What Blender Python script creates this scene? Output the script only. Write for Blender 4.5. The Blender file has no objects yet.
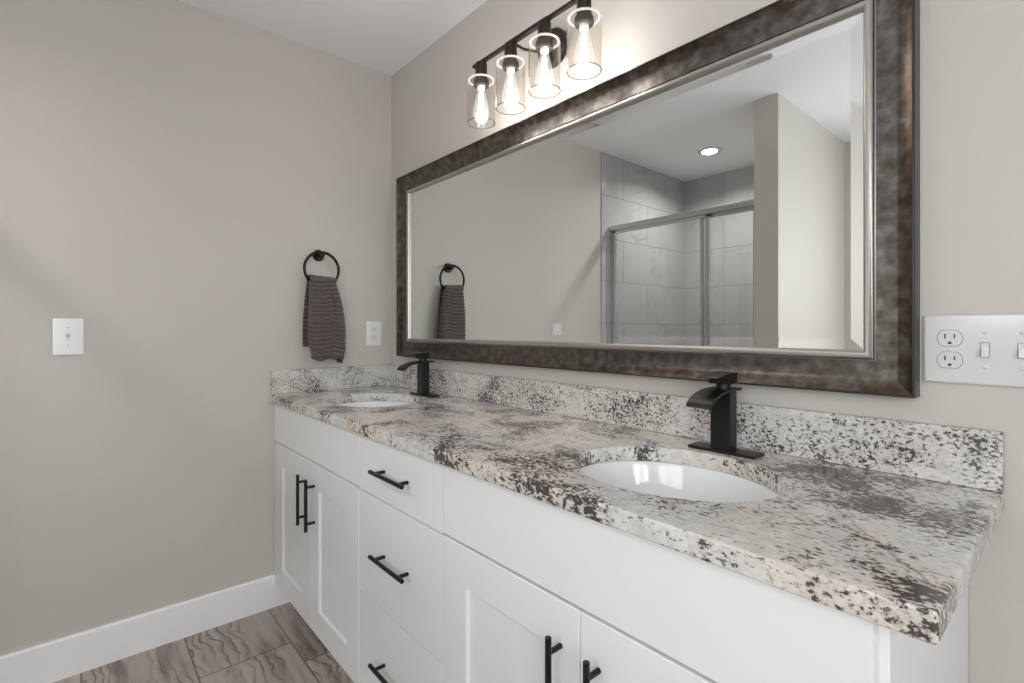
import bpy, bmesh, math, random
from mathutils import Vector, Matrix

# ------------------------------------------------------------------ camera, world, lights, exposure
SC = bpy.context.scene
COL = SC.collection
PI = math.pi

cam_data = bpy.data.cameras.new('camera')
cam = bpy.data.objects.new('camera', cam_data)
COL.objects.link(cam)
cam.location = (2.2811, -1.1897, 1.1736)
cam.rotation_euler = (PI / 2, 0, 0.8551)
cam_data.sensor_width = 36
cam_data.lens = 36 * 504.56 / 1024
cam_data.shift_y = -(341.5 - 329.47) / 1024
cam_data.clip_start = 0.02
SC.camera = cam

SC.view_settings.view_transform = 'Standard'
SC.view_settings.look = 'None'
SC.view_settings.gamma = 1
SC.view_settings.use_curve_mapping = False
SC.view_settings.exposure = 0.0
SC.cycles.use_denoising = True
SC.cycles.max_bounces = 12
SC.cycles.diffuse_bounces = 6
SC.cycles.glossy_bounces = 6
SC.cycles.transparent_max_bounces = 24
SC.cycles.caustics_reflective = True
SC.cycles.caustics_refractive = False
SC.cycles.sample_clamp_indirect = 4.0

world = bpy.data.worlds.new('world')
SC.world = world
world.use_nodes = True
world.node_tree.nodes['Background'].inputs[0].default_value = (0.97, 0.985, 1.0, 1)
world.node_tree.nodes['Background'].inputs[1].default_value = 0.9

H = 2.428          # ceiling height
LEFT_END = -1.655  # where the painted left wall stops and the shower begins
REAR = -2.74       # wall behind the camera
RIGHT = 3.45       # wall to the right of the camera

WIN_REAR_W, WIN_RIGHT_W = 24, 44      # daylight entering by the two windows
LOW_W = 0.8
BULB_W, DOWN_W = 2.1, 10


def area_light(name, loc, rot, sx, sy, power, color):
    l = bpy.data.lights.new(name, 'AREA')
    l.shape = 'RECTANGLE'
    l.size, l.size_y = sx, sy
    l.energy = power
    l.color = color
    o = bpy.data.objects.new(name, l)
    COL.objects.link(o)
    o.location = loc
    o.rotation_euler = rot
    return o


# daylight just outside each window
WR = (1.74, 3.06, 1.20, 2.06)      # rear window: x0, x1, z0, z1
WS = (-2.45, -1.25, 0.92, 1.98)    # right window: y0, y1, z0, z1
LIGHT_OPENING = (-1.10, -0.10)              # unseen opening added in the right wall to let ambient light in: y0, y1
area_light('daylight_rear', ((WR[0] + WR[1]) / 2, REAR - 0.13, (WR[2] + WR[3]) / 2), (PI / 2 + 0.1, 0, 0), WR[1] - WR[0], WR[3] - WR[2], WIN_REAR_W, (0.96, 0.98, 1.0))
area_light('daylight_right', (RIGHT + 0.13, (WS[0] + WS[1]) / 2, (WS[2] + WS[3]) / 2), (PI / 2 - 0.15, 0, PI / 2), WS[1] - WS[0], WS[3] - WS[2], WIN_RIGHT_W, (0.96, 0.98, 1.0))

low = area_light('added_beam_right', (RIGHT + 0.135, (WS[0] + WS[1]) / 2, (WS[2] + WS[3]) / 2 - 0.05), (PI / 2, 0, PI / 2), WS[1] - WS[0], 0.9, LOW_W, (1.0, 0.98, 0.95))
low.data.spread = math.radians(28)     # extra level beam through the slats, added to brighten the lower partition


# ------------------------------------------------------------------ helpers
def lin(c):
    f = lambda v: v / 12.92 if v <= 0.04045 else ((v + 0.055) / 1.055) ** 2.4
    return tuple(f(x / 255) for x in c) + (1,)


def tag(o, label=None, cat=None, group=None, kind=None):
    if label: o['label'] = label
    if cat: o['category'] = cat
    if group: o['group'] = group
    if kind: o['kind'] = kind
    return o


def empty(name, loc=(0, 0, 0)):
    o = bpy.data.objects.new(name, None)
    o.empty_display_size = 0.05
    COL.objects.link(o)
    o.location = loc
    return o


def copy_tree(o, parent=None):
    c = o.copy()
    COL.objects.link(c)
    c.parent = parent
    for ch in o.children:
        copy_tree(ch, c)
    return c


class MB:
    """collects shapes, given in the coordinates of the object it becomes"""
    def __init__(self):
        self.bm = bmesh.new()

    def box(self, a, b, bev=0.0, seg=2):
        x0, y0, z0 = (min(a[i], b[i]) for i in range(3))
        x1, y1, z1 = (max(a[i], b[i]) for i in range(3))
        t = bmesh.new()
        v = [t.verts.new(p) for p in ((x0, y0, z0), (x1, y0, z0), (x1, y1, z0), (x0, y1, z0), (x0, y0, z1), (x1, y0, z1), (x1, y1, z1), (x0, y1, z1))]
        for f in ((3, 2, 1, 0), (4, 5, 6, 7), (0, 1, 5, 4), (1, 2, 6, 5), (2, 3, 7, 6), (3, 0, 4, 7)):
            t.faces.new([v[i] for i in f])
        if bev:
            bmesh.ops.bevel(t, geom=t.edges[:], offset=bev, segments=seg, affect='EDGES', profile=0.5)
        self.add(t)
        return self

    def add(self, t, m=None):
        if m: bmesh.ops.transform(t, matrix=m, verts=t.verts[:])
        me = bpy.data.meshes.new('tmp')
        t.to_mesh(me)
        t.free()
        self.bm.from_mesh(me)
        bpy.data.meshes.remove(me)

    def lathe(self, prof, origin, axis=(0, 0, 1), seg=48, sx=1.0, sy=1.0, closed=False):
        """revolve (radius, height) pairs about an axis through origin"""
        q = Vector((0, 0, 1)).rotation_difference(Vector(axis)).to_matrix()
        o = Vector(origin)
        rings = []
        for r, h in prof:
            if r < 1e-6:
                rings.append([self.bm.verts.new(o + q @ Vector((0, 0, h)))])
            else:
                rings.append([self.bm.verts.new(o + q @ Vector((sx * r * math.cos(2 * PI * k / seg), sy * r * math.sin(2 * PI * k / seg), h))) for k in range(seg)])
        pairs = list(zip(rings, rings[1:])) + ([(rings[-1], rings[0])] if closed else [])
        for A, B in pairs:
            for k in range(seg):
                k2 = (k + 1) % seg
                if len(A) == 1 and len(B) == 1: continue
                if len(A) == 1: self.bm.faces.new((A[0], B[k2], B[k]))
                elif len(B) == 1: self.bm.faces.new((A[k], A[k2], B[0]))
                else: self.bm.faces.new((A[k], A[k2], B[k2], B[k]))
        return self

    def tube(self, pts, r, seg=16, closed=False, caps=True):
        pts = [Vector(p) for p in pts]
        n = len(pts)
        rings = []
        up = Vector((0, 0, 1))
        for i, p in enumerate(pts):
            a = pts[(i - 1) % n] if closed or i > 0 else p
            b = pts[(i + 1) % n] if closed or i < n - 1 else p
            d = (b - a).normalized()
            u = up if abs(d.dot(up)) < 0.95 else Vector((1, 0, 0))
            s = d.cross(u).normalized()
            t = s.cross(d)
            rings.append([self.bm.verts.new(p + r * (math.cos(2 * PI * k / seg) * s + math.sin(2 * PI * k / seg) * t)) for k in range(seg)])
        rr = list(zip(rings, rings[1:]))
        for A, B in rr:
            for k in range(seg):
                self.bm.faces.new((A[k], A[(k + 1) % seg], B[(k + 1) % seg], B[k]))
        if closed:
            A, B = rings[-1], rings[0]
            off = min(range(seg), key=lambda q: (A[0].co - B[q].co).length)
            for k in range(seg):
                self.bm.faces.new((A[k], A[(k + 1) % seg], B[(k + 1 + off) % seg], B[(k + off) % seg]))
        elif caps:
            self.bm.faces.new(rings[0][::-1])
            self.bm.faces.new(rings[-1])
        return self

    def prism(self, pts, axis, a, b, bev=0.0):
        """extrude a closed 2-D outline along x, y or z from a to b"""
        t = bmesh.new()
        def P(p, h):
            return {'x': (h, p[0], p[1]), 'y': (p[0], h, p[1]), 'z': (p[0], p[1], h)}[axis]
        A = [t.verts.new(P(p, a)) for p in pts]
        B = [t.verts.new(P(p, b)) for p in pts]
        n = len(pts)
        ends = [t.faces.new(A), t.faces.new(B[::-1])]
        for i in range(n):
            t.faces.new((A[i], B[i], B[(i + 1) % n], A[(i + 1) % n]))
        bmesh.ops.recalc_face_normals(t, faces=t.faces[:])
        if bev:
            es = list({e for f in ends for e in f.edges})
            bmesh.ops.bevel(t, geom=es, offset=bev, segments=2, affect='EDGES', profile=0.5)
        self.add(t)
        return self

    def build(self, name, mat, parent=None, smooth=35, recalc=True):
        if recalc: bmesh.ops.recalc_face_normals(self.bm, faces=self.bm.faces[:])
        me = bpy.data.meshes.new(name)
        self.bm.to_mesh(me)
        self.bm.free()
        if smooth:
            me.shade_smooth()
            me.set_sharp_from_angle(angle=math.radians(smooth))
        me.materials.append(mat)
        o = bpy.data.objects.new(name, me)
        COL.objects.link(o)
        if smooth and smooth < 90:
            wn = o.modifiers.new('shading', 'WEIGHTED_NORMAL')
            wn.keep_sharp = True
        if parent: o.parent = parent
        return o


# ------------------------------------------------------------------ materials
def new_mat(name):
    m = bpy.data.materials.new(name)
    m.use_nodes = True
    nt = m.node_tree
    return m, nt, nt.nodes['Principled BSDF']


class N:
    """small helper for wiring nodes"""
    def __init__(self, nt):
        self.nt = nt

    def new(self, kind, **kw):
        n = self.nt.nodes.new(kind)
        for k, v in kw.items():
            if k.startswith('i_'): n.inputs[k[2:].replace('_', ' ')].default_value = v
            else: setattr(n, k, v)
        return n

    def link(self, a, b):
        self.nt.links.new(a, b)

    def math(self, op, a, b=None, clamp=False):
        n = self.nt.nodes.new('ShaderNodeMath')
        n.operation = op
        n.use_clamp = clamp
        for i, v in enumerate((a, b)):
            if v is None: continue
            if isinstance(v, (int, float)): n.inputs[i].default_value = v
            else: self.link(v, n.inputs[i])
        return n.outputs[0]

    def mix(self, fac, a, b, blend='MIX'):
        n = self.nt.nodes.new('ShaderNodeMix')
        n.data_type = 'RGBA'
        n.blend_type = blend
        for s, v in ((n.inputs[0], fac), (n.inputs[6], a), (n.inputs[7], b)):
            if isinstance(v, (int, float, tuple)): s.default_value = v
            else: self.link(v, s)
        return n.outputs[2]

    def ramp(self, fac, stops, interp='LINEAR'):
        n = self.nt.nodes.new('ShaderNodeValToRGB')
        n.color_ramp.interpolation = interp
        e = n.color_ramp.elements
        while len(e) < len(stops): e.new(0.5)
        for el, (p, c) in zip(e, stops):
            el.position = p
            el.color = c if isinstance(c, tuple) else (c, c, c, 1)
        self.link(fac, n.inputs[0])
        return n.outputs[0]

    def noise(self, vec, scale, detail=3, rough=0.5, dist=0.0):
        n = self.new('ShaderNodeTexNoise')
        n.inputs['Scale'].default_value = scale
        n.inputs['Detail'].default_value = detail
        n.inputs['Roughness'].default_value = rough
        n.inputs['Distortion'].default_value = dist
        self.link(vec, n.inputs['Vector'])
        return n.outputs['Fac']

    def mapping(self, vec, loc=(0, 0, 0), rot=(0, 0, 0), scale=(1, 1, 1)):
        n = self.new('ShaderNodeMapping')
        n.inputs['Location'].default_value = loc
        n.inputs['Rotation'].default_value = rot
        n.inputs['Scale'].default_value = scale
        self.link(vec, n.inputs['Vector'])
        return n.outputs[0]

    def coord(self):
        return self.new('ShaderNodeNewGeometry').outputs['Position']

    def bump(self, height, strength, dist, bsdf):
        n = self.new('ShaderNodeBump')
        n.inputs['Strength'].default_value = strength
        n.inputs['Distance'].default_value = dist
        self.link(height, n.inputs['Height'])
        self.link(n.outputs[0], bsdf.inputs['Normal'])


def plain(name, rgb, rough=0.5, metal=0.0, spec=0.5, bump=None, vary=0.0):
    m, nt, b = new_mat(name)
    k = N(nt)
    b.inputs['Roughness'].default_value = rough
    b.inputs['Metallic'].default_value = metal
    b.inputs['Specular IOR Level'].default_value = spec
    c = lin(rgb)
    v = k.noise(k.coord(), 35, 3)
    if vary:
        dark = tuple(x * (1 - vary) for x in c[:3]) + (1,)
        k.link(k.mix(v, dark, c), b.inputs['Base Color'])
    else:
        b.inputs['Base Color'].default_value = c
    if bump:
        k.bump(k.noise(k.coord(), bump[0], 4, 0.55), bump[1], bump[2], b)
    return m


M = {}
M['wall'] = plain('wall_paint', (198, 193, 187), 0.55, spec=0.3, bump=(70, 0.14, 0.004), vary=0.02)
M['ceiling'] = plain('ceiling_paint', (246, 247, 250), 0.8, spec=0.2, bump=(90, 0.25, 0.004))
M['trim'] = plain('trim_paint', (244, 244, 246), 0.35, bump=(60, 0.02, 0.002))
M['cabinet'] = plain('cabinet_paint', (228, 228, 229), 0.38, bump=(120, 0.02, 0.001))
M['black'] = plain('matte_black', (13, 13, 13), 0.34, 0.0, 0.4, bump=(600, 0.04, 0.0005))
M['faucet'] = plain('faucet_black', (13, 13, 13), 0.36, 0.0, 0.45, bump=(600, 0.06, 0.0005))
M['bronze'] = plain('dark_bronze', (56, 50, 46), 0.42, 0.6, vary=0.2)
M['ring'] = plain('ring_black', (34, 30, 28), 0.35, 0.7)
M['plastic'] = plain('white_plastic', (226, 226, 226), 0.25)
M['gloss'] = plain('glossy_white_plastic', (212, 212, 211), 0.12, bump=(16, 0.10, 0.004))
M['tag'] = plain('dark_cloth', (44, 40, 39), 0.9)  # cloth of the towel's rolled hem corner
M['slot'] = plain('dark_slot', (66, 62, 60), 0.7)
M['gap'] = plain('painted_gap_shadow', (110, 108, 106), 0.7)  # grey that paints the shade in the wall plate's gaps
M['porcelain'] = plain('porcelain', (226, 227, 228), 0.06)
M['chrome'] = plain('brushed_nickel', (205, 205, 207), 0.25, 1.0)
M['screw'] = plain('painted_screw', (205, 205, 205), 0.3)
M['ceramic'] = plain('ceramic_white', (225, 222, 214), 0.3)
M['blind'] = plain('blind_white', (235, 235, 232), 0.6)
M['liner'] = plain('champagne_silver', (182, 178, 173), 0.36, 1.0, bump=(220, 0.03, 0.001))
M['lip'] = plain('frame_edge', (70, 68, 66), 0.35, 0.85)


def mirror_mat():
    m, nt, b = new_mat('silvered_glass')
    b.inputs['Base Color'].default_value = (0.86, 0.875, 0.87, 1)
    b.inputs['Metallic'].default_value = 1
    b.inputs['Roughness'].default_value = 0.0
    return m


M['mirror'] = mirror_mat()


def frame_mat():
    m, nt, b = new_mat('pewter_frame')
    k = N(nt)
    p = k.coord()
    n1 = k.noise(p, 40, 3, 0.5)
    n2 = k.noise(k.mapping(p, scale=(1, 1, 1.4)), 150, 3, 0.6)
    f = k.math('ADD', k.math('MULTIPLY', n1, 0.8), k.math('MULTIPLY', n2, 0.2))
    c = k.ramp(f, [(0.30, lin((82, 76, 71))), (0.50, lin((106, 101, 97))), (0.70, lin((132, 129, 126)))])
    # bronze shows where the finish is rubbed through along the outer edge
    s = k.new('ShaderNodeSeparateXYZ')
    k.link(p, s.inputs[0])
    near = lambda o, lo, hi: k.math('MINIMUM', k.math('SUBTRACT', o, lo), k.math('SUBTRACT', hi, o))
    d = k.math('MINIMUM', near(s.outputs[0], MX0, MX1), near(s.outputs[2], MZ0, MZ1))
    d = k.math('ADD', d, k.math('MULTIPLY', k.math('SUBTRACT', n1, 0.5), 0.05))
    rub = k.ramp(d, [(0.006, 1.0), (0.030, 0.0)])
    c = k.mix(rub, c, k.ramp(f, [(0.35, lin((80, 67, 57))), (0.65, lin((112, 97, 85)))]))
    k.link(c, b.inputs['Base Color'])
    b.inputs['Metallic'].default_value = 1.0
    k.link(k.ramp(n1, [(0.3, 0.30), (0.7, 0.36)]), b.inputs['Roughness'])
    k.bump(n1, 0.012, 0.003, b)
    return m


MX0, MX1, MZ0, MZ1 = 0.1287, 2.0707, 1.0488, 1.8846      # outer edges of the mirror frame
M['frame'] = frame_mat()


def glass_mat(name, tint, edge, amt):
    """thin clear pane: passes light straight through, reflects more at a glancing angle"""
    m = bpy.data.materials.new(name)
    m.use_nodes = True
    nt = m.node_tree
    nt.nodes.clear()
    k = N(nt)
    out = k.new('ShaderNodeOutputMaterial')
    tr = k.new('ShaderNodeBsdfTransparent')
    tr.inputs[0].default_value = tint
    gl = k.new('ShaderNodeBsdfGlossy')
    gl.inputs['Color'].default_value = edge
    gl.inputs['Roughness'].default_value = 0.02
    lw = k.new('ShaderNodeLayerWeight')
    lw.inputs[0].default_value = 0.5
    f = k.math('ADD', k.math('MULTIPLY', k.math('POWER', lw.outputs['Facing'], 4.0), amt), 0.04, clamp=True)
    mx = k.new('ShaderNodeMixShader')
    k.link(f, mx.inputs[0])
    k.link(tr.outputs[0], mx.inputs[1])
    k.link(gl.outputs[0], mx.inputs[2])
    k.link(mx.outputs[0], out.inputs[0])
    return m


M['pane'] = glass_mat('window_glass', (0.98, 0.99, 0.99, 1), (1, 1, 1, 1), 0.6)
M['shower_glass'] = glass_mat('shower_glass', (0.95, 0.955, 0.955, 1), (1, 1, 1, 1), 0.6)
M['shade'] = glass_mat('clear_shade_glass', (0.955, 0.945, 0.935, 1), (0.85, 0.84, 0.82, 1), 0.75)


def emit_mat(name, color, strength, through=0.0):
    m = bpy.data.materials.new(name)
    m.use_nodes = True
    nt = m.node_tree
    nt.nodes.clear()
    k = N(nt)
    out = k.new('ShaderNodeOutputMaterial')
    e = k.new('ShaderNodeEmission')
    e.inputs[0].default_value = color
    e.inputs[1].default_value = strength
    if through:
        tr = k.new('ShaderNodeBsdfTransparent')
        mx = k.new('ShaderNodeMixShader')
        mx.inputs[0].default_value = through
        k.link(e.outputs[0], mx.inputs[1])
        k.link(tr.outputs[0], mx.inputs[2])
        k.link(mx.outputs[0], out.inputs[0])
    else:
        k.link(e.outputs[0], out.inputs[0])
    return m


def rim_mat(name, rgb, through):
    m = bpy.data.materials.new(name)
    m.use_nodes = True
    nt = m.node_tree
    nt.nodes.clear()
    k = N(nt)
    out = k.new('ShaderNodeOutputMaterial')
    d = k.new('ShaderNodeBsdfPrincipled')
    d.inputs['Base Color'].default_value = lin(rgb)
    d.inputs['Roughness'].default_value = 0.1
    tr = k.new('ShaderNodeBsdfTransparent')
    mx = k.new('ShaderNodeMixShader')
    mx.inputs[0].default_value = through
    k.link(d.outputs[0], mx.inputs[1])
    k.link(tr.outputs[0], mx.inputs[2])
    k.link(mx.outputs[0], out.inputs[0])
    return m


M['rim'] = rim_mat('pale_glass_glint', (226, 220, 212), 0.66)  # pale colour paints the light caught in the shade's top edge
M['glass_edge'] = rim_mat('glass_edge', (120, 108, 98), 0.35)
M['filament'] = emit_mat('filament', (1, 0.95, 0.88, 1), 14)
M['bulb'] = emit_mat('glowing_bulb', (1, 0.97, 0.93, 1), 1.3, 0.74)
M['lens'] = emit_mat('downlight_lens', (1, 0.98, 0.95, 1), 3.0)


def granite_mat(name, cream, black, seed, crack=False, fine=1.0, cluster=1.0):
    """white and cream granite with grey clouds and clustered black flecks"""
    m, nt, b = new_mat(name)
    k = N(nt)
    p = k.mapping(k.coord(), loc=(seed, seed * 0.7, seed * 0.3))
    warp = k.new('ShaderNodeTexNoise')
    warp.inputs['Scale'].default_value = 14
    warp.inputs['Detail'].default_value = 2
    k.link(p, warp.inputs['Vector'])
    add = k.new('ShaderNodeVectorMath', operation='MULTIPLY_ADD')
    k.link(warp.outputs['Color'], add.inputs[0])
    add.inputs[1].default_value = (0.022, 0.022, 0.022)
    k.link(p, add.inputs[2])
    w = add.outputs[0]
    base = k.ramp(k.noise(p, 3.0, 4, 0.6), [(0.44, lin((208, 207, 205))), (0.60, lin(cream))])
    mott = k.ramp(k.noise(w, 38, 4, 0.7), [(0.42, 0.0), (0.66, 1.0)])
    base = k.mix(k.math('MULTIPLY', mott, 0.40), base, lin((164, 157, 151)))
    pale = k.ramp(k.noise(k.mapping(w, loc=(9, 1, 3)), 30, 3, 0.6), [(0.52, 0.0), (0.64, 1.0)])
    base = k.mix(k.math('MULTIPLY', pale, 0.45), base, lin((226, 222, 217)))
    # flecks: their size is a few millimetres; a slower field gathers them into clusters
    fl = k.noise(k.mapping(w, rot=(0.2, 0.1, 0.5), scale=(0.78, 1.25, 1.10)), 124 * fine, 3, 0.62)
    fl2 = k.noise(k.mapping(w, loc=(5, 3, 8), rot=(0.5, 0.3, -0.5), scale=(0.8, 1.3, 1.0)), 190, 2, 0.6)
    cl = k.noise(p, 7.0, 4, 0.62, 0.5)
    t = k.math('ADD', k.math('ADD', k.math('MULTIPLY', fl, 0.62), k.math('MULTIPLY', fl2, 0.18)), k.math('MULTIPLY', cl, 0.48 * cluster))
    if crack:                       # the far end of this slab is busier and greyer
        sx = k.new('ShaderNodeSeparateXYZ')
        k.link(k.coord(), sx.inputs[0])
        t = k.math('ADD', t, k.math('MULTIPLY', k.ramp(k.math('SUBTRACT', sx.outputs[0], 1.3), [(0.15, 0.0), (0.75, 1.0)]), 0.012))
        t = k.math('ADD', t, k.math('MULTIPLY', k.ramp(k.math('MULTIPLY', sx.outputs[1], -1.0), [(0.38, 0.0), (0.56, 1.0)]), 0.007))
    soft = k.ramp(t, [(black - 0.065, 0.0), (black + 0.010, 1.0)])
    hard = k.ramp(t, [(black, 0.0), (black + 0.030, 1.0)])
    base = k.mix(k.math('MULTIPLY', soft, 0.50), base, lin((126, 114, 106)))
    base = k.mix(k.math('MULTIPLY', hard, 0.90), base, lin((54, 50, 49)))
    # fine separate specks
    sp = k.ramp(k.noise(k.mapping(w, loc=(4, 2, 1), rot=(0, 0, -0.5), scale=(0.5, 1.7, 1.2)), 120, 2, 0.5), [(0.650, 0.0), (0.69, 1.0)])
    base = k.mix(k.math('MULTIPLY', sp, 0.75), base, lin((72, 64, 60)))
    if crack:
        s = k.new('ShaderNodeSeparateXYZ')
        k.link(k.coord(), s.inputs[0])
        wob = k.math('MULTIPLY', k.math('SUBTRACT', k.noise(k.coord(), 22, 3), 0.5), 0.02)
        d = k.math('ABSOLUTE', k.math('ADD', k.math('SUBTRACT', s.outputs[0], k.math('ADD', k.math('MULTIPLY', s.outputs[1], CRACK[0]), CRACK[1])), wob))
        ln = k.ramp(d, [(0.0, 1.0), (0.0035, 0.0)])
        base = k.mix(k.math('MULTIPLY', ln, 0.6), base, lin((104, 92, 80)))
    k.link(base, b.inputs['Base Color'])
    b.inputs['Roughness'].default_value = 0.16
    b.inputs['Specular IOR Level'].default_value = 0.45
    return m


CRACK = (-0.76, 1.789)
M['granite_top'] = granite_mat('granite_top', (218, 205, 191), 0.810, 3.1, True, 1.0, 1.5)
M['granite_splash'] = granite_mat('granite_splash', (208, 204, 200), 0.688, 8.4, False, 1.35)  # whiter copy of the worktop granite, the light's cast put into its colour


def tile_mat(name, u, v, offset):
    """large marble look shower tile, 61 by 30.5 cm"""
    m, nt, b = new_mat(name)
    k = N(nt)
    s = k.new('ShaderNodeSeparateXYZ')
    pos = k.coord()
    k.link(pos, s.inputs[0])
    c = k.new('ShaderNodeCombineXYZ')
    k.link(k.math('ADD', s.outputs[u], offset[0]), c.inputs[0])
    k.link(k.math('ADD', s.outputs[v], offset[1]), c.inputs[1])
    br = k.new('ShaderNodeTexBrick')
    br.offset = offset[2]
    br.inputs['Scale'].default_value = 1
    br.inputs['Mortar Size'].default_value = 0.0022
    br.inputs['Mortar Smooth'].default_value = 0.1
    br.inputs['Brick Width'].default_value = 0.61
    br.inputs['Row Height'].default_value = 0.305
    br.inputs['Color1'].default_value = (0.0, 0.0, 0.0, 1)
    br.inputs['Color2'].default_value = (1, 1, 1, 1)
    k.link(c.outputs[0], br.inputs['Vector'])
    shift = k.new('ShaderNodeVectorMath', operation='MULTIPLY_ADD')
    k.link(br.outputs['Color'], shift.inputs[0])
    shift.inputs[1].default_value = (3, 5, 7)
    k.link(pos, shift.inputs[2])
    vn = k.noise(shift.outputs[0], 1.7, 4, 0.55, 1.2)
    vein = k.math('MULTIPLY', k.ramp(k.math('ABSOLUTE', k.math('SUBTRACT', vn, 0.5)), [(0.0, 1.0), (0.018, 0.0)]), k.ramp(k.noise(shift.outputs[0], 2.2, 2), [(0.45, 0.0), (0.6, 1.0)]))
    soft = k.ramp(k.noise(shift.outputs[0], 4, 4, 0.6, 0.8), [(0.45, 0.0), (0.75, 1.0)])
    col = k.mix(k.math('MULTIPLY', soft, 0.4), lin((186, 186, 187)), lin((160, 160, 160)))
    col = k.mix(k.math('MULTIPLY', vein, 0.5), col, lin((140, 138, 137)))
    col = k.mix(br.outputs['Fac'], col, lin((142, 141, 140)))
    k.link(col, b.inputs['Base Color'])
    b.inputs['Roughness'].default_value = 0.12
    return m


M['tile_side'] = tile_mat('shower_tile_side', 1, 2, (1.907 + 0.61, 0.305 * 8 - 2.435, 0.5))
M['tile_rear'] = tile_mat('shower_tile_rear', 0, 2, (-0.345 + 0.61, 0.305 * 8 - 2.435, 0.0))


def floor_mat():
    """stone look tiles, 60 by 30 cm, veined along their length"""
    m, nt, b = new_mat('veined_floor_tile')
    k = N(nt)
    pos = k.coord()
    s = k.new('ShaderNodeSeparateXYZ')
    k.link(pos, s.inputs[0])
    yy = k.math('DIVIDE', k.math('ADD', s.outputs[1], 0.573), 0.2985)
    row = k.math('FLOOR', yy)
    fy = k.math('SUBTRACT', yy, row)
    r1 = k.math('ADD', row, 1)
    xs = k.math('SUBTRACT', s.outputs[0], k.math('ADD', k.math('MULTIPLY', k.math('MULTIPLY', r1, r1), 0.147), 0.31))
    xx = k.math('DIVIDE', xs, 0.6)
    colm = k.math('FLOOR', xx)
    fx = k.math('SUBTRACT', xx, colm)
    dx = k.math('MULTIPLY', k.math('MINIMUM', fx, k.math('SUBTRACT', 1, fx)), 0.6)
    dy = k.math('MULTIPLY', k.math('MINIMUM', fy, k.math('SUBTRACT', 1, fy)), 0.2985)
    d = k.math('MINIMUM', dx, dy)
    grout = k.ramp(d, [(0.0, 1.0), (0.0011, 1.0), (0.0018, 0.0)])
    c = k.new('ShaderNodeCombineXYZ')
    k.link(row, c.inputs[0])
    k.link(colm, c.inputs[1])
    wn = k.new('ShaderNodeTexWhiteNoise', noise_dimensions='3D')
    k.link(c.outputs[0], wn.inputs['Vector'])
    off = k.new('ShaderNodeVectorMath', operation='MULTIPLY_ADD')
    k.link(wn.outputs['Color'], off.inputs[0])
    off.inputs[1].default_value = (7, 9, 5)
    k.link(pos, off.inputs[2])
    p = off.outputs[0]
    n1 = k.noise(k.mapping(p, scale=(1.1, 6.5, 1)), 3.0, 4, 0.5, 0.3)
    body = k.ramp(n1, [(0.30, lin((128, 116, 109))), (0.46, lin((172, 161, 153))), (0.72, lin((190, 180, 172)))])
    sp = k.new('ShaderNodeSeparateXYZ')
    k.link(p, sp.inputs[0])
    wav = k.noise(k.mapping(p, scale=(1.0, 1.3, 1)), 5.0, 2, 0.45)
    wav2 = k.noise(k.mapping(p, scale=(1.0, 2.0, 1)), 26.0, 2, 0.5)
    ph = k.math('ADD', k.math('MULTIPLY', sp.outputs[1], 34.0), k.math('ADD', k.math('MULTIPLY', wav, 4.4), k.math('MULTIPLY', wav2, 0.75)))
    bands = k.math('FRACT', ph)
    ln = k.ramp(bands, [(0.0, 0.0), (0.40, 0.0), (0.74, 0.35), (0.86, 1.0), (0.94, 0.95), (1.0, 0.0)])
    where = k.ramp(k.noise(k.mapping(p, loc=(2, 7, 0), scale=(1.0, 2.6, 1)), 3.6, 2), [(0.40, 0.0), (0.62, 1.0)])
    col = k.mix(k.math('MULTIPLY', k.math('MULTIPLY', ln, where), 0.85), body, lin((84, 74, 69)))
    tone = k.math('ADD', k.math('MULTIPLY', wn.outputs['Value'], 0.25), 0.85)
    tc = k.new('ShaderNodeCombineColor')
    for i in range(3): k.link(tone, tc.inputs[i])
    col = k.mix(1.0, col, tc.outputs[0], 'MULTIPLY')
    col = k.mix(grout, col, lin((78, 70, 66)))
    k.link(col, b.inputs['Base Color'])
    b.inputs['Roughness'].default_value = 0.42
    k.bump(k.math('SUBTRACT', 1, grout), 0.3, 0.001, b)
    return m


M['floor'] = floor_mat()


def towel_mat():
    m, nt, b = new_mat('grey_terry')
    k = N(nt)
    p = k.coord()
    n = k.noise(p, 420, 3, 0.7)
    c = k.ramp(n, [(0.3, lin((72, 63, 60))), (0.7, lin((112, 102, 98)))])
    k.link(c, b.inputs['Base Color'])
    b.inputs['Roughness'].default_value = 1.0
    b.inputs['Specular IOR Level'].default_value = 0.1
    b.inputs['Sheen Weight'].default_value = 0.3
    k.bump(n, 0.6, 0.003, b)
    return m


M['towel'] = towel_mat()


# ------------------------------------------------------------------ the room
def struct(name, mb, mat, smooth=0):
    return tag(mb.build(name, mat, smooth=smooth), kind='structure')


T = 0.12
struct('floor', MB().box((-T, REAR - T, -0.1), (RIGHT + T, T, 0)), M['floor'])
struct('ceiling', MB().box((-T, REAR - 0.15, H), (RIGHT + T, T, H + 0.1)), M['ceiling'])
struct('wall_left', MB().box((-T, LEFT_END, 0), (0, 0, H)), M['wall'])
struct('wall_back', MB().box((-T, 0, 0), (RIGHT + T, T, H)), M['wall'])
struct('wall_shower_side', MB().box((-T, REAR - 0.03, 0), (0.008, LEFT_END, H)), M['tile_side'])
struct('wall_shower_rear', MB().box((0.008, REAR - T, 0), (1.064, REAR - 0.02, H)), M['tile_rear'])
struct('wall_partition', MB().box((1.064, REAR - T, 0), (1.19, LEFT_END, H)), M['wall'])
w = MB()
w.box((1.19, REAR - T, 0), (RIGHT + T, REAR, WR[2]))
w.box((1.19, REAR - T, WR[3]), (RIGHT + T, REAR, H))
w.box((1.19, REAR - T, WR[2]), (WR[0], REAR, WR[3]))
w.box((WR[1], REAR - T, WR[2]), (RIGHT + T, REAR, WR[3]))
struct('wall_rear', w, M['wall'])
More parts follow.
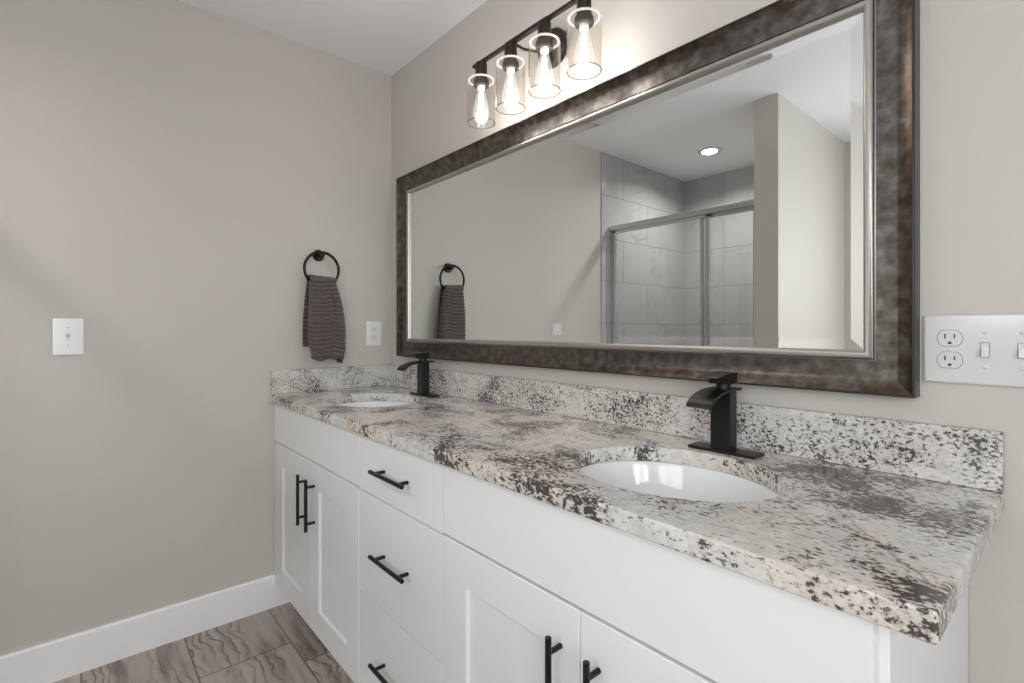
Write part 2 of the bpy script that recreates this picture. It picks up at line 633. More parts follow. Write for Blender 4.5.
w = MB()
w.box((RIGHT, REAR, 0), (RIGHT + T, LIGHT_OPENING[0], WS[2]))
w.box((RIGHT, REAR, WS[3]), (RIGHT + T, LIGHT_OPENING[0], H))
w.box((RIGHT, REAR, WS[2]), (RIGHT + T, WS[0], WS[3]))
w.box((RIGHT, WS[1], WS[2]), (RIGHT + T, LIGHT_OPENING[0], WS[3]))
w.box((RIGHT, LIGHT_OPENING[1], 0), (RIGHT + T, 0, H))
w.box((RIGHT, LIGHT_OPENING[0], 2.06), (RIGHT + T, LIGHT_OPENING[1], H))
struct('wall_right', w, M['wall'])


def baseboard(name, outline, axis, a, b):
    struct(name, MB().prism(outline, axis, a, b), M['trim'])


BH, BT = 0.1335, 0.014
baseboard('baseboard_left', [(0, 0), (BT, 0), (BT, BH - 0.004), (BT - 0.004, BH), (0, BH)], 'y', LEFT_END, -0.527)
baseboard('trim_1', [(0, 0), (BT, 0), (BT, 0.0955), (0, 0.0955)], 'y', -0.527, -0.4555)
baseboard('baseboard_back', [(0, 0), (0, BH), (-BT + 0.004, BH), (-BT, BH - 0.004), (-BT, 0)], 'x', 2.140, RIGHT)
baseboard('baseboard_partition', [(1.19, 0), (1.19 + BT, 0), (1.19 + BT, BH - 0.004), (1.19 + BT - 0.004, BH), (1.19, BH)], 'y', REAR + BT, LEFT_END)
baseboard('baseboard_rear', [(REAR, 0), (REAR, BH), (REAR + BT - 0.004, BH), (REAR + BT, BH - 0.004), (REAR + BT, 0)], 'x', 1.19, RIGHT)
baseboard('baseboard_right', [(RIGHT, 0), (RIGHT, BH), (RIGHT - BT + 0.004, BH), (RIGHT - BT, BH - 0.004), (RIGHT - BT, 0)], 'y', REAR + BT, LIGHT_OPENING[0])


def window(name, along, fixed0, fixed1, a0, a1, z0, z1):
    """two sashes side by side in a painted frame, with slatted blinds folded to let light in"""
    def bx(mb, s0, s1, zz0, zz1, d0, d1, bev=0.0):
        if along == 'x': mb.box((s0, d0, zz0), (s1, d1, zz1), bev)
        else: mb.box((d0, s0, zz0), (d1, s1, zz1), bev)
    d0, d1 = fixed0, fixed1
    mid = (a0 + a1) / 2
    fr = MB()
    f = 0.035
    bx(fr, a0, a0 + f, z0, z1, d0, d1); bx(fr, a1 - f, a1, z0, z1, d0, d1)
    bx(fr, a0 + f, a1 - f, z0, z0 + f, d0, d1); bx(fr, a0 + f, a1 - f, z1 - f, z1, d0, d1)
    bx(fr, mid - 0.03, mid + 0.03, z0 + f, z1 - f, d0, d1)
    o = struct(name, fr, M['trim'], 30)
    dm = (d0 + d1) / 2
    for s0, s1 in ((a0 + f, mid - 0.03), (mid + 0.03, a1 - f)):
        g = MB()
        bx(g, s0, s1, z0 + f, z1 - f, dm - 0.002, dm + 0.002, 0)
        g.build('pane', M['pane'], o, smooth=0)
    return o


window('window_1', 'x', REAR - 0.10, REAR - 0.04, WR[0], WR[1], WR[2], WR[3])
window('window_2', 'y', RIGHT + 0.04, RIGHT + 0.10, WS[0], WS[1], WS[2], WS[3])

# blinds at the right window (their stripes fall on the partition wall)
bl = empty('window_blind', (RIGHT + 0.02, (WS[0] + WS[1]) / 2, WS[2]))
tag(bl, 'white slatted blind hanging in the window beside the vanity', 'blind')
n = 20
hs = WS[3] - WS[2]
for i in range(n):
    zc = 0.03 + (hs - 0.08) * i / (n - 1)
    MB().prism([(-0.016, zc - 0.004), (-0.016, zc - 0.002), (0.016, zc + 0.006), (0.016, zc + 0.004)], 'y', -0.64, 0.64).build('slat', M['blind'], bl, smooth=0)
MB().box((-0.018, -0.645, hs - 0.04), (0.018, 0.645, hs - 0.005), 0.003).build('head_rail', M['blind'], bl)

# ------------------------------------------------------------------ shower
SY = -1.762
sh = empty('shower_enclosure', (0.54, SY, 0))
tag(sh, 'framed sliding glass shower doors in nickel, in front of the marble look tile', 'shower enclosure')
X0, X1 = 0.008 - 0.54, 1.064 - 0.54
MB().box((X0, -0.05, 0), (X1, 0.05, 0.09), 0.006).build('curb', M['tile_rear'], sh)
MB().box((X0, -0.026, 1.875), (X1, 0.026, 1.912), 0.006, 3).build('header', M['chrome'], sh)
MB().box((X0, -0.024, 0.09), (X1, 0.024, 0.115), 0.004).build('track', M['chrome'], sh)
for a in (X0, X1 - 0.024):
    MB().box((a, -0.02, 0.115), (a + 0.024, 0.02, 1.875), 0.004).build('jamb', M['chrome'], sh)
for a, b, y in ((X0 + 0.026, 0.222, 0.012), (0.148, X1 - 0.026, -0.012)):
    d = MB().box((a + 0.012, y - 0.003, 0.13), (b - 0.012, y + 0.003, 1.862)).build('door', M['shower_glass'], sh, smooth=0)
    fr = MB()
    fr.box((a, y - 0.008, 0.118), (a + 0.028, y + 0.008, 1.873), 0.003)
    fr.box((b - 0.028, y - 0.008, 0.118), (b, y + 0.008, 1.873), 0.003)
    fr.box((a, y - 0.008, 0.118), (b, y + 0.008, 0.14), 0.003)
    fr.box((a, y - 0.008, 1.855), (b, y + 0.008, 1.873), 0.003)
    fr.build('door_frame', M['chrome'], d)

dl = empty('recessed_downlight', (0.524, -2.199, H))
tag(dl, 'round white recessed ceiling light above the shower', 'ceiling light')
MB().lathe([(0.052, -0.001), (0.050, -0.006), (0.072, -0.008), (0.082, -0.004), (0.083, 0.0)], (0, 0, 0)).build('trim_ring', M['plastic'], dl)
MB().lathe([(0.0, -0.0045), (0.030, -0.004), (0.051, -0.002)], (0, 0, 0)).build('lens', M['lens'], dl)
l = bpy.data.lights.new('downlight', 'AREA')
l.shape = 'DISK'; l.size = 0.10; l.energy = DOWN_W; l.spread = math.radians(152); l.color = (1, 0.97, 0.93)
o = bpy.data.objects.new('downlight', l)
COL.objects.link(o)
o.location = (0.524, -2.199, H - 0.012)

# ------------------------------------------------------------------ vanity cabinet
YF = -0.5457       # plane of the door and drawer fronts
YC = -0.5255       # plane of the cabinet box behind them
CT = 0.90          # worktop surface
TH = 0.0326
CR = 2.1379
van = empty('vanity_cabinet', (1.07, -0.27, 0))
tag(van, 'long white shaker bathroom vanity with black bar pulls under the granite worktop', 'vanity')
vo = Vector((1.07, -0.27, 0))


def off(mb, v=None):
    """shift geometry written in room coordinates into the thing's own"""
    bmesh.ops.translate(mb.bm, vec=-(v if v is not None else vo), verts=mb.bm.verts[:])
    return mb


c = MB()
zt = CT - TH - 0.0005
c.box((0.003, YC, 0.097), (CR, YC + 0.018, zt), 0.0010, 1)
c.box((0.003, YC + 0.018, 0.097), (0.019, -0.002, zt))
c.box((CR - 0.018, YC + 0.017, 0.097), (CR, -0.002, zt))
c.box((0.019, YC + 0.018, 0.097), (CR - 0.018, -0.002, 0.115))
c.box((0.019, -0.014, 0.115), (CR - 0.018, -0.002, zt))
off(c).build('carcass', M['cabinet'], van)
off(MB().box((0.0145, -0.455, 0.0), (CR - 0.002, -0.01, 0.097))).build('toe_kick', M['cabinet'], van, smooth=0)


def slab_front(name, x0, x1, z0, z1):
    return off(MB().box((x0, YF, z0), (x1, YC - 0.0005, z1), 0.0016, 2)).build(name, M['cabinet'], van)


def shaker(x0, x1, z0, z1, sl, sr, rail=0.088):
    bm = MB()
    b = bm.bm
    def ring(l, y):
        return [b.verts.new((l[0], y, l[2])), b.verts.new((l[1], y, l[2])), b.verts.new((l[1], y, l[3])), b.verts.new((l[0], y, l[3]))]
    e = 0.0016
    ins = (x0 + sl, x1 - sr, z0 + rail, z1 - rail)
    q = lambda t: (ins[0] + t, ins[1] - t, ins[2] + t, ins[3] - t)
    levels = [((x0, x1, z0, z1), YC - 0.0005), ((x0, x1, z0, z1), YF + e), ((x0 + e, x1 - e, z0 + e, z1 - e), YF), (ins, YF), (q(0.0016), YF + 0.0012), (q(0.003), YF + 0.0085)]
    R = [ring(*l) for l in levels]
    b.faces.new(R[0])
    for A, B in zip(R, R[1:]):
        for i in range(4): b.faces.new((A[i], A[(i + 1) % 4], B[(i + 1) % 4], B[i]))
    b.faces.new(R[-1])
    return off(bm).build('door', M['cabinet'], van, smooth=20)


def pull(parent, x, z, vertical, length=0.183, cc=0.128):
    mb = MB()
    yb = YF - 0.031
    ax = Vector((0, 0, 1)) if vertical else Vector((1, 0, 0))
    ctr = Vector((x, yb, z))
    r = 0.0057
    mb.lathe([(0, -length / 2), (r - 0.001, -length / 2), (r, -length / 2 + 0.001), (r, length / 2 - 0.001), (r - 0.001, length / 2), (0, length / 2)], ctr, ax, 24)
    for s in (-1, 1):
        a = ctr + ax * s * cc / 2
        mb.tube([a, a + Vector((0, 0.0311, 0))], 0.0048, 20)
    h = off(mb).build('handle', M['black'], parent)
    h['label'] = 'matte black bar pull'
    return h


ff1 = slab_front('false_front', 0.003, 0.8400, 0.7035, 0.8640)
ff2 = slab_front('false_front', 1.2985, 2.1280, 0.7050, 0.8640)
for z0, z1, zh in ((0.7005, 0.8640, 0.7835), (0.4000, 0.6975, 0.5505), (0.0985, 0.3970, 0.2530)):
    d = slab_front('drawer', 0.8430, 1.2950, z0, z1)
    pull(d, 1.072, zh, False)
for x0, x1, sl, sr, hx in ((0.004, 0.4347, 0.105, 0.082, 0.393), (0.4353, 0.8400, 0.079, 0.085, 0.477), (1.2985, 1.7133, 0.088, 0.083, 1.6705), (1.7147, 2.1280, 0.083, 0.088, 1.7555)):
    d = shaker(x0, x1, 0.0985, 0.6985, sl, sr)
    pull(d, hx, 0.556, True)

# ------------------------------------------------------------------ granite worktop
L, D = 2.1838, 0.5617
SINKS = [(0.440, -0.304), (1.738, -0.304)]
SA, SB = 0.203, 0.169


def worktop():
    t = bmesh.new()
    def outline(ins, z):
        r = 0.007
        p = [(0.0012, -0.0012), (0.0012, -D + ins)]
        for k in range(7):
            a = -PI / 2 + k / 6 * PI / 2
            p.append((L - r + (r - ins * 0.9) * math.cos(a), -D + r + (r - ins * 0.9) * math.sin(a)))
        p.append((L - ins, -0.0012))
        return [t.verts.new((x, y, z)) for x, y in p]
    def hole(c, g, z):
        return [t.verts.new((c[0] + (SA + g) * math.cos(2 * PI * k / 96), c[1] + (SB + g) * math.sin(2 * PI * k / 96), z)) for k in range(96)]
    lv = [(0.0052, CT), (0.0016, CT - 0.0014), (0.0, CT - 0.005), (0.0, CT - TH + 0.003), (0.002, CT - TH)]
    outs = [outline(i, z) for i, z in lv]
    hl = [(0.003, CT), (0.001, CT - 0.0008), (0.0, CT - 0.003), (0.0, CT - TH + 0.001), (0.0, CT - TH)]
    holes = [[hole(c, g, z) for g, z in hl] for c in SINKS]
    for rings in [outs] + holes:
        for A, B in zip(rings, rings[1:]):
            for k in range(len(A)):
                t.faces.new((A[k], A[(k + 1) % len(A)], B[(k + 1) % len(A)], B[k]))
    for idx in (0, -1):
        es = []
        for rings in [outs] + holes:
            A = rings[idx]
            es += [t.edges.get((A[k], A[(k + 1) % len(A)])) or t.edges.new((A[k], A[(k + 1) % len(A)])) for k in range(len(A))]
        bmesh.ops.triangle_fill(t, use_beauty=True, use_dissolve=False, edges=es)
    mb = MB()
    mb.add(t)
    return mb


wt = worktop().build('granite_worktop', M['granite_top'], smooth=40)
tag(wt, 'long cream and grey granite vanity worktop speckled black with two oval sink cutouts', 'worktop')

# splashes
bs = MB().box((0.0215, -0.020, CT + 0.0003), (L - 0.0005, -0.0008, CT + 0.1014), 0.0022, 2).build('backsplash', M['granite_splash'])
tag(bs, 'long white and black speckled granite backsplash strip below the mirror', 'backsplash')
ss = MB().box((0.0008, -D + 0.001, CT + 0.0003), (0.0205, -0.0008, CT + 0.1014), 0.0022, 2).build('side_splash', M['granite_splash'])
tag(ss, 'short granite splash strip standing on the worktop along the wall with the towel', 'backsplash')


# ------------------------------------------------------------------ sinks
def sink(c, label):
    o = empty('undermount_sink', (c[0], c[1], CT - TH - 0.001))
    tag(o, label, 'sink', 'oval undermount sinks')
    mb = MB()
    prof = [(1.064, -0.012), (1.064, 0.0), (1.012, 0.0), (1.0, -0.002), (0.984, -0.012), (0.963, -0.026), (0.933, -0.044), (0.893, -0.062), (0.835, -0.082), (0.755, -0.100), (0.65, -0.115), (0.52, -0.1265), (0.37, -0.1335), (0.22, -0.1372), (0.12, -0.138), (0.105, -0.150), (0.30, -0.148), (0.52, -0.1455), (0.72, -0.137), (0.88, -0.118), (0.97, -0.090), (1.01, -0.050), (1.03, -0.013)]
    mb.lathe([(r * SB, h) for r, h in prof], (0, 0, 0), seg=96, sx=SA / SB, closed=True)
    mb.build('basin', M['porcelain'], o, smooth=50)
    MB().lathe([(0.0, -0.134), (0.014, -0.134), (0.020, -0.136), (0.024, -0.139), (0.024, -0.148), (0.0, -0.148)], (0, 0, 0)).build('drain', M['chrome'], o)
    return o


sink(SINKS[0], 'white oval undermount sink nearest the wall with the towel ring')
sink(SINKS[1], 'white oval undermount sink close to the camera, away from the towel wall')


# ------------------------------------------------------------------ faucets
def faucet(x, label):
    o = empty('waterfall_faucet', (x, -0.087, CT))
    tag(o, label, 'faucet', 'matte black waterfall faucets')
    y = lambda v: v + 0.087
    MB().box((-0.076, y(-0.1135), 0.0004), (0.076, y(-0.061), 0.0072), 0.0018).build('base_plate', M['faucet'], o)
    MB().box((-0.023, y(-0.109), 0.0072), (0.0225, y(-0.077), 0.1365), 0.0014).build('body', M['faucet'], o)
    top = [(y(-0.054), 0.1425)]
    n = 18
    for k in range(n + 1):
        a = k / n * PI / 2 * 0.93
        top.append((y(-0.100) - 0.099 * math.sin(a), 0.1425 - 0.0335 * (1 - math.cos(a)) / (1 - math.cos(PI / 2 * 0.93))))
    th = 0.0058
    bot = []
    for i, p in enumerate(top):
        q0, q1 = top[max(i - 1, 0)], top[min(i + 1, len(top) - 1)]
        d = Vector((q1[0] - q0[0], q1[1] - q0[1])).normalized()
        bot.append((p[0] - d.y * th, p[1] + d.x * th))
    MB().prism(top + bot[::-1], 'x', -0.0320, 0.0235, 0.0008).build('spout', M['faucet'], o)
    hd = MB()
    hd.lathe([(0.0, 0.142), (0.0155, 0.142), (0.0155, 0.1535), (0.0, 0.1535)], (0, y(-0.094), 0), seg=32)
    neck = hd.build('neck', M['faucet'], o)
    pr = [(y(-0.1715), 0.1712), (y(-0.150), 0.1735), (y(-0.125), 0.1765), (y(-0.105), 0.1785), (y(-0.077), 0.1785), (y(-0.077), 0.1535), (y(-0.116), 0.1535), (y(-0.1165), 0.1675), (y(-0.135), 0.1690), (y(-0.150), 0.1690), (y(-0.1715), 0.1690)]
    MB().prism(pr, 'x', -0.0235, 0.0235, 0.001).build('handle', M['faucet'], o)
    return o


faucet(0.458, 'matte black waterfall faucet at the sink nearest the towel wall')
faucet(1.7405, 'matte black waterfall faucet at the sink nearest the wide outlet plate')

# ------------------------------------------------------------------ mirror
mo = empty('wall_mirror', ((MX0 + MX1) / 2, 0, MZ0))
tag(mo, 'wide wall mirror in a mottled pewter and bronze frame above the vanity', 'mirror')
mv = Vector(mo.location)


def sweep(prof, closed=True):
    """carry a profile of (distance in from the outer edge, height off the wall) round the rectangle"""
    mb = MB()
    b = mb.bm
    R = []
    for d, h in prof:
        R.append([b.verts.new(Vector(p) - mv) for p in ((MX0 + d, -h, MZ0 + d), (MX1 - d, -h, MZ0 + d), (MX1 - d, -h, MZ1 - d), (MX0 + d, -h, MZ1 - d))])
    prs = list(zip(R, R[1:])) + ([(R[-1], R[0])] if closed else [])
    for A, B in prs:
        for i in range(4): b.faces.new((A[i], A[(i + 1) % 4], B[(i + 1) % 4], B[i]))
    return mb


scoop = [(0.0046 + 0.0590 * t, 0.0405 - 0.0190 * (1 - (1 - t) ** 2.6)) for t in [i / 14 for i in range(15)]]
sweep([(0.0005, 0.001), (0.0005, 0.030)] + scoop + [(0.0640, 0.012), (0.0640, 0.001)]).build('frame', M['frame'], mo, smooth=28)
sweep([(0.0, 0.0008), (0.0, 0.0405), (0.0012, 0.0420), (0.0036, 0.0420), (0.0047, 0.0407), (0.0047, 0.034), (0.002, 0.001)]).build('edge_strip', M['lip'], mo, smooth=28)
bead = [(0.0662 + 0.0185 * (1 - math.cos(a)) / 2, 0.0205 + 0.0085 * math.sin(a) - 0.003 * (a / PI)) for a in [i / 10 * PI for i in range(11)]]
sweep([(0.0644, 0.001), (0.0644, 0.0175), (0.0662, 0.0178)] + bead + [(0.0847, 0.004)]).build('liner', M['liner'], mo, smooth=28)
g = MB()
b = g.bm
GD, BV = 0.0846, 0.0225
A = [b.verts.new(Vector(p) - mv) for p in ((MX0 + GD, -0.0140 - 0.00125, MZ0 + GD), (MX1 - GD, -0.0140 - 0.00125, MZ0 + GD), (MX1 - GD, -0.0140 - 0.00125, MZ1 - GD), (MX0 + GD, -0.0140 - 0.00125, MZ1 - GD))]
B = [b.verts.new(Vector(p) - mv) for p in ((MX0 + GD + BV, -0.0140, MZ0 + GD + BV), (MX1 - GD - BV, -0.0140, MZ0 + GD + BV), (MX1 - GD - BV, -0.0140, MZ1 - GD - BV), (MX0 + GD + BV, -0.0140, MZ1 - GD - BV))]
K = [b.verts.new((v.co.x, -0.008, v.co.z)) for v in A]
for i in range(4):
    b.faces.new((A[i], A[(i + 1) % 4], B[(i + 1) % 4], B[i]))
    b.faces.new((K[i], K[(i + 1) % 4], A[(i + 1) % 4], A[i]))
b.faces.new(B)
b.faces.new(K[::-1])
g.build('glass', M['mirror'], mo, smooth=0)

# ------------------------------------------------------------------ vanity light
FY, FZ = -0.140, 2.084
LX = [0.914, 1.067, 1.220, 1.373]
vc = 1.1435
vl = empty('vanity_light', (vc, 0, FZ))
tag(vl, 'four lamp bronze bar light with clear glass cylinder shades above the mirror', 'wall light')
MB().lathe([(0.0, 0.0006), (0.058, 0.0006), (0.060, 0.004), (0.060, 0.020), (0.056, 0.0255), (0.050, 0.027), (0.0, 0.027)], (-0.013, 0, 0.004), (0, -1, 0), 64).build('back_plate', M['bronze'], vl)
for s in (-0.070, 0.044):
    MB().tube([(s, FY + 0.004, 0.0), (s, FY + 0.05, -0.003), (-0.013 + (s + 0.013) * 0.55, -0.034, -0.004), (-0.013 + (s + 0.013) * 0.5, -0.020, -0.004)], 0.0048, 14).build('arm', M['bronze'], vl)
br = MB()
br.box((-0.272, FY - 0.0065, -0.0050), (-0.09, FY + 0.0065, 0.0050), 0.0012)
br.box((0.09, FY - 0.0065, -0.0050), (0.272, FY + 0.0065, 0.0050), 0.0012)
br.box((-0.0905, FY - 0.008, -0.0062), (0.0905, FY + 0.008, 0.0062), 0.0014)
br.build('bar', M['bronze'], vl)
for x in LX:
    lx = x - vc
    s = MB()
    s.lathe([(0.0, -0.003), (0.0185, -0.0035), (0.0200, -0.007), (0.0200, -0.056), (0.0200, -0.0625), (0.0265, -0.0640), (0.0265, -0.080), (0.0240, -0.0825), (0.0170, -0.0825), (0.0170, -0.078), (0.0, -0.078)], (lx, FY, 0), seg=40)
    so = s.build('lamp_socket', M['bronze'], vl)
    sr, zt, zb = 0.0475, -0.061, -0.2075
    t = 0.0022
    prof = [(0.0225, zt + 0.001), (sr - 0.009, zt + 0.001), (sr - 0.003, zt - 0.0015), (sr, zt - 0.008), (sr, zb), (sr - t, zb), (sr - t, zt - 0.008), (sr - 0.005, zt - 0.003), (0.0225, zt - 0.0015)]
    gs = MB().lathe(prof, (lx, FY, 0), seg=64).build('glass_shade', M['shade'], vl)
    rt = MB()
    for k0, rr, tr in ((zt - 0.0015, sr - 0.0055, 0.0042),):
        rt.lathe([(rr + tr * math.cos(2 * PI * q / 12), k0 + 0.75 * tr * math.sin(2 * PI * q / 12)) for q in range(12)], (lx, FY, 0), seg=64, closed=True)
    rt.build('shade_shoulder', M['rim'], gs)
    rb = MB()
    rb.lathe([(sr - 0.0011 + 0.0014 * math.cos(2 * PI * q / 8), zb + 0.0012 * math.sin(2 * PI * q / 8)) for q in range(8)], (lx, FY, 0), seg=64, closed=True)
    rb.build('shade_rim', M['glass_edge'], gs)
    MB().lathe([(0.0, -0.078), (0.0135, -0.078), (0.0135, -0.0875), (0.0115, -0.092), (0.0, -0.092)], (lx, FY, 0), seg=32).build('lamp_collar', M['ceramic'], so)
    bulb = [(0.0115, -0.092), (0.0130, -0.100), (0.0165, -0.115), (0.0220, -0.138), (0.0270, -0.160), (0.0285, -0.176), (0.0255, -0.191), (0.017, -0.202), (0.0, -0.207)]
    MB().lathe(bulb, (lx, FY, 0), seg=32).build('bulb', M['bulb'], so)
    fi = MB()
    for kk in range(6):
        a = 2 * PI * kk / 6
        fi.tube([(lx + 0.0045 * math.cos(a), FY + 0.0045 * math.sin(a), -0.106), (lx + 0.0115 * math.cos(a), FY + 0.0115 * math.sin(a), -0.184)], 0.0019, 8)
    fi.build('filament', M['filament'], so)
    l = bpy.data.lights.new('bulb_light', 'POINT')
    l.energy = BULB_W
    l.shadow_soft_size = 0.022
    l.color = (1, 0.965, 0.915)
    o = bpy.data.objects.new('bulb_light', l)
    COL.objects.link(o)
    o.location = (x, FY, FZ - 0.150)

# ------------------------------------------------------------------ towel ring and towel
RY, RZ, RX = -0.3605, 1.4395, 0.046
RR = 0.0755
tr = empty('towel_ring', (0, RY, 1.505))
tag(tr, 'round black towel ring mounted on the wall above the sink', 'towel ring')
ro = Vector(tr.location)
off(MB().lathe([(0.0, 0.0005), (0.0245, 0.0005), (0.0255, 0.003), (0.0255, 0.008), (0.022, 0.012), (0.0, 0.012)], (0, RY, 1.505), (1, 0, 0), 40), ro).build('rosette', M['ring'], tr)
pm = MB()
pm.lathe([(0.0, 0.010), (0.0105, 0.010), (0.0105, 0.040), (0.0125, 0.042), (0.0125, 0.052), (0.011, 0.0545), (0.0, 0.0545)], (0, RY, 1.507), (1, 0, 0), 32)
off(pm, ro).build('post', M['ring'], tr)
ring = MB().tube([(RX, RY + RR * math.cos(2 * PI * k / 72), RZ + RR * math.sin(2 * PI * k / 72)) for k in range(72)], 0.0060, 14, closed=True)
off(ring, ro).build('ring', M['ring'], tr)


def towel():
    """one sheet draped over the ring's lower bow: back fall, over the bow, ribbed front fall"""
    mb = MB()
    b = mb.bm
    nw, ns = 48, 420
    zt = 1.3845
    fl, bl = 0.345, 0.285      # lengths of the front and back falls
    rad = 0.0160
    rows = []
    tot = fl + bl + PI * rad
    for i in range(ns + 1):
        s = tot * i / ns
        row = []
        for j in range(nw + 1):
            w = j / nw
            if s < bl:                       # back fall, rising
                u = 1 - s / bl
                z = zt - u * bl
                x = RX - rad - 0.004 * u
                n_ = (-1, 0)
                left, right = -0.4165 - 0.017 * math.sin(min(1, u * 1.3) * PI / 2), -0.300 + 0.020 * u
                face = -1
            elif s < bl + PI * rad:          # over the bow
                a = (s - bl) / rad
                u = 0
                x = RX - rad * math.cos(a)
                z = zt + rad * math.sin(a)
                n_ = (-math.cos(a), math.sin(a))
                left, right = -0.4175, -0.3035
                face = 0
            else:                            # front fall, going down
                d = s - bl - PI * rad
                u = d / fl
                z = zt - d
                x = RX + rad + 0.014 * math.sin(min(u * 2.2, 1) * PI / 2) - 0.006 * u
                n_ = (1, 0)
                e = min(1, u * 1.4)
                left = -0.4175 - 0.010 * math.sin(min(1, u * 1.25) * PI * 0.62) + 0.018 * max(0, u - 0.72) / 0.28
                right = -0.3035 + 0.042  * (e * (2 - e)) - 0.012 * max(0, u - 0.85) / 0.15
                face = 1
            y = left + (right - left) * w
            g_ = math.exp(-2.2 * u)          # gathered folds near the bow, easing out below
            fold = 0.004 * math.sin(w * 2 * PI * 1.5 + 0.7) * (0.4 + 0.6 * g_)
            crease = -0.013 * min(1, u * 6 + 0.3) * math.exp(-((w - (0.66 + 0.05 * u)) / 0.050) ** 2) * (g_ ** 0.8)
            curl = -0.014 * (max(0, w - 0.88) / 0.12) ** 2 - 0.014 * (max(0, 0.10 - w) / 0.10) ** 2
            ph = (z - 1.0) / 0.0180 + 0.16 * math.sin(w * 5 + 0.4) + 0.06 * math.sin(w * 17)
            rib = 0.0095 * abs(math.sin(PI * ph)) ** 0.6 if not (face == 1 and u > 0.945) else 0.001
            disp = rib + (fold + crease + curl if face == 1 else 0.35 * fold if face == 0 else 0.4 * fold)
            xx = x + n_[0] * disp
            zz = z + n_[1] * disp
            if face == 1:                    # hem: hangs lower to one side
                zz -= u ** 3 * (0.007 * math.sin(w * 7 + 0.3) + 0.026 * max(0, w - 0.45) - 0.010 * max(0, 0.3 - w) / 0.3)
            if face == -1:
                zz -= 0.075 * u * max(0, w - 0.45)
            row.append(b.verts.new((xx, y, zz)))
        rows.append(row)
    for A, B in zip(rows, rows[1:]):
        for j in range(nw):
            b.faces.new((A[j], A[j + 1], B[j + 1], B[j]))
    return mb


to = towel().build('hand_towel', M['towel'], smooth=180)
tag(to, 'charcoal grey ribbed hand towel draped through the wall ring', 'towel')
tg = MB().box((0.0735, -0.3050, 1.0270), (0.0790, -0.2830, 1.0440), 0.0015).build('hem_corner', M['tag'], to)  # separate dark piece added for the rolled corner of the towel's hem
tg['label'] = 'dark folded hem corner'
so = to.modifiers.new('thickness', 'SOLIDIFY')
so.thickness = 0.004
so.offset = 0.0


# ------------------------------------------------------------------ switch and outlets
def screw(parent, p, axis, mat='screw'):
    return MB().lathe([(0.0, -0.0005), (0.0034, -0.0005), (0.0034, 0.0006), (0.0022, 0.0012), (0.0, 0.0012)], p, axis, 20).build('screw', M[mat], parent)


sw = empty('light_switch', (0, -1.2025, 1.1495))
tag(sw, 'white single toggle light switch on the bare painted wall', 'light switch')
MB().prism([(-0.0405, -0.0625), (0.0405, -0.0625), (0.0405, 0.0625), (-0.0405, 0.0625)], 'x', 0.0005, 0.0065, 0.0028).build('cover_plate', M['plastic'], sw)
MB().box((0.006, -0.0055, -0.0125), (0.0072, 0.0055, 0.0125), 0.0004).build('toggle_surround', M['screw'], sw)
MB().prism([(0.006, -0.004), (0.006, 0.006), (0.0175, 0.0125), (0.0185, 0.008)], 'y', -0.0036, 0.0036, 0.0006).build('toggle', M['plastic'], sw)
for z in (0.0302, -0.0302): screw(sw, (0.0065, 0, z), (1, 0, 0))

ol = empty('wall_outlet', (0, -0.095, 1.1545))
tag(ol, 'white electrical outlet on the wall between the towel and the mirror corner', 'outlet')
MB().prism([(-0.040, -0.060), (0.040, -0.060), (0.040, 0.060), (-0.040, 0.060)], 'x', 0.0005, 0.0065, 0.0025).build('cover_plate', M['plastic'], ol)
rc = MB().box((0.006, -0.0165, -0.0335), (0.0085, 0.0165, 0.0335), 0.0012).build('receptacle', M['plastic'], ol)
for zc in (0.0195, -0.0195):
    for yy in (-0.0063, 0.0063):
        MB().box((0.0082, yy - 0.0011, zc + 0.0005), (0.0088, yy + 0.0011, zc + 0.0085)).build('slot', M['slot'], rc, smooth=0)
    MB().lathe([(0.0, -0.0003), (0.0027, -0.0003), (0.0027, 0.0003), (0.0, 0.0003)], (0.0085, 0, zc - 0.0065), (1, 0, 0), 16).build('ground_hole', M['slot'], rc, smooth=0)

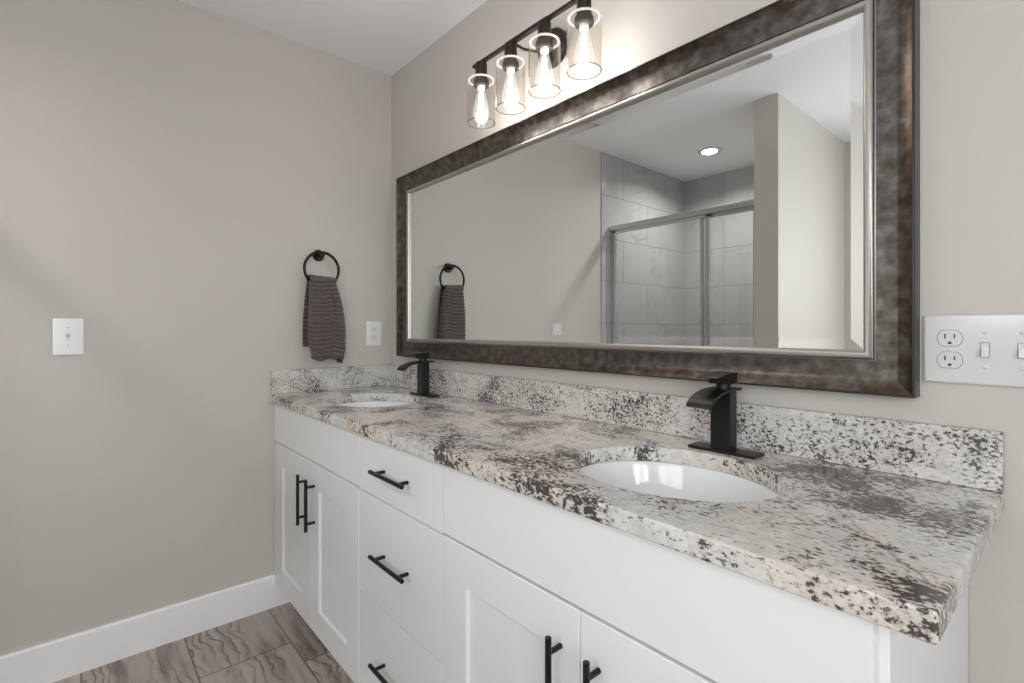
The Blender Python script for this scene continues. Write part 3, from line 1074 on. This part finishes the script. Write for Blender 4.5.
cp = empty('combination_plate', (2.1615, 0, 1.1385))
tag(cp, 'wide glossy white wall plate with an outlet and two toggle switches beside the mirror', 'outlet')
MB().prism([(-0.0845, -0.061), (0.0845, -0.061), (0.0845, 0.061), (-0.0845, 0.061)], 'y', -0.0005, -0.0072, 0.0042).build('cover_plate', M['gloss'], cp, smooth=60)
OX = -0.0475
for zc in (0.0195, -0.0195):
    pts = []
    for k in range(48):
        a = 2 * PI * k / 48
        pts.append((OX + 0.0172 * math.cos(a), zc + max(-0.0142, min(0.0142, 0.0172 * math.sin(a)))))
    MB().prism([(OX + (p[0] - OX) * 1.045, zc + (p[1] - zc) * 1.045) for p in pts], 'y', -0.0068, -0.0074).build('receptacle_gap_shadow', M['gap'], cp, smooth=0)  # grey sheet painting the shaded gap round the receptacle
    rc = MB().prism(pts, 'y', -0.0068, -0.0090, 0.0007).build('receptacle', M['gloss'], cp)
    for xx, hh in ((-0.0064, 0.0042), (0.0064, 0.0036)):
        MB().box((OX + xx - 0.0011, -0.0092, zc + 0.0035 - hh), (OX + xx + 0.0011, -0.0088, zc + 0.0035 + hh)).build('slot', M['slot'], rc, smooth=0)
    MB().prism([(OX - 0.0026, zc - 0.0105), (OX + 0.0026, zc - 0.0105), (OX + 0.0026, zc - 0.0078), (OX + 0.0013, zc - 0.0058), (OX - 0.0013, zc - 0.0058), (OX - 0.0026, zc - 0.0078)], 'y', -0.0088, -0.0092).build('ground_hole', M['slot'], rc, smooth=0)
screw(cp, (OX, -0.0072, 0), (0, -1, 0))
for tx in (-0.0015, 0.0440):
    MB().box((tx - 0.0060, -0.0070, -0.0130), (tx + 0.0060, -0.0078, 0.0130), 0.0003).build('toggle_surround', M['gap'], cp)  # grey sheet painting the shaded outline round the toggle
    MB().box((tx - 0.0051, -0.0076, -0.0121), (tx + 0.0051, -0.0080, 0.0121)).build('toggle_slot', M['gloss'], cp, smooth=0)
    MB().prism([(-0.0070, -0.0115), (-0.0070, 0.0045), (-0.0165, -0.0055), (-0.0160, -0.0115)], 'x', tx - 0.0042, tx + 0.0042, 0.0007).build('toggle', M['plastic'], cp)
    for z in (0.0302, -0.0302): screw(cp, (tx, -0.0072, z), (0, -1, 0))
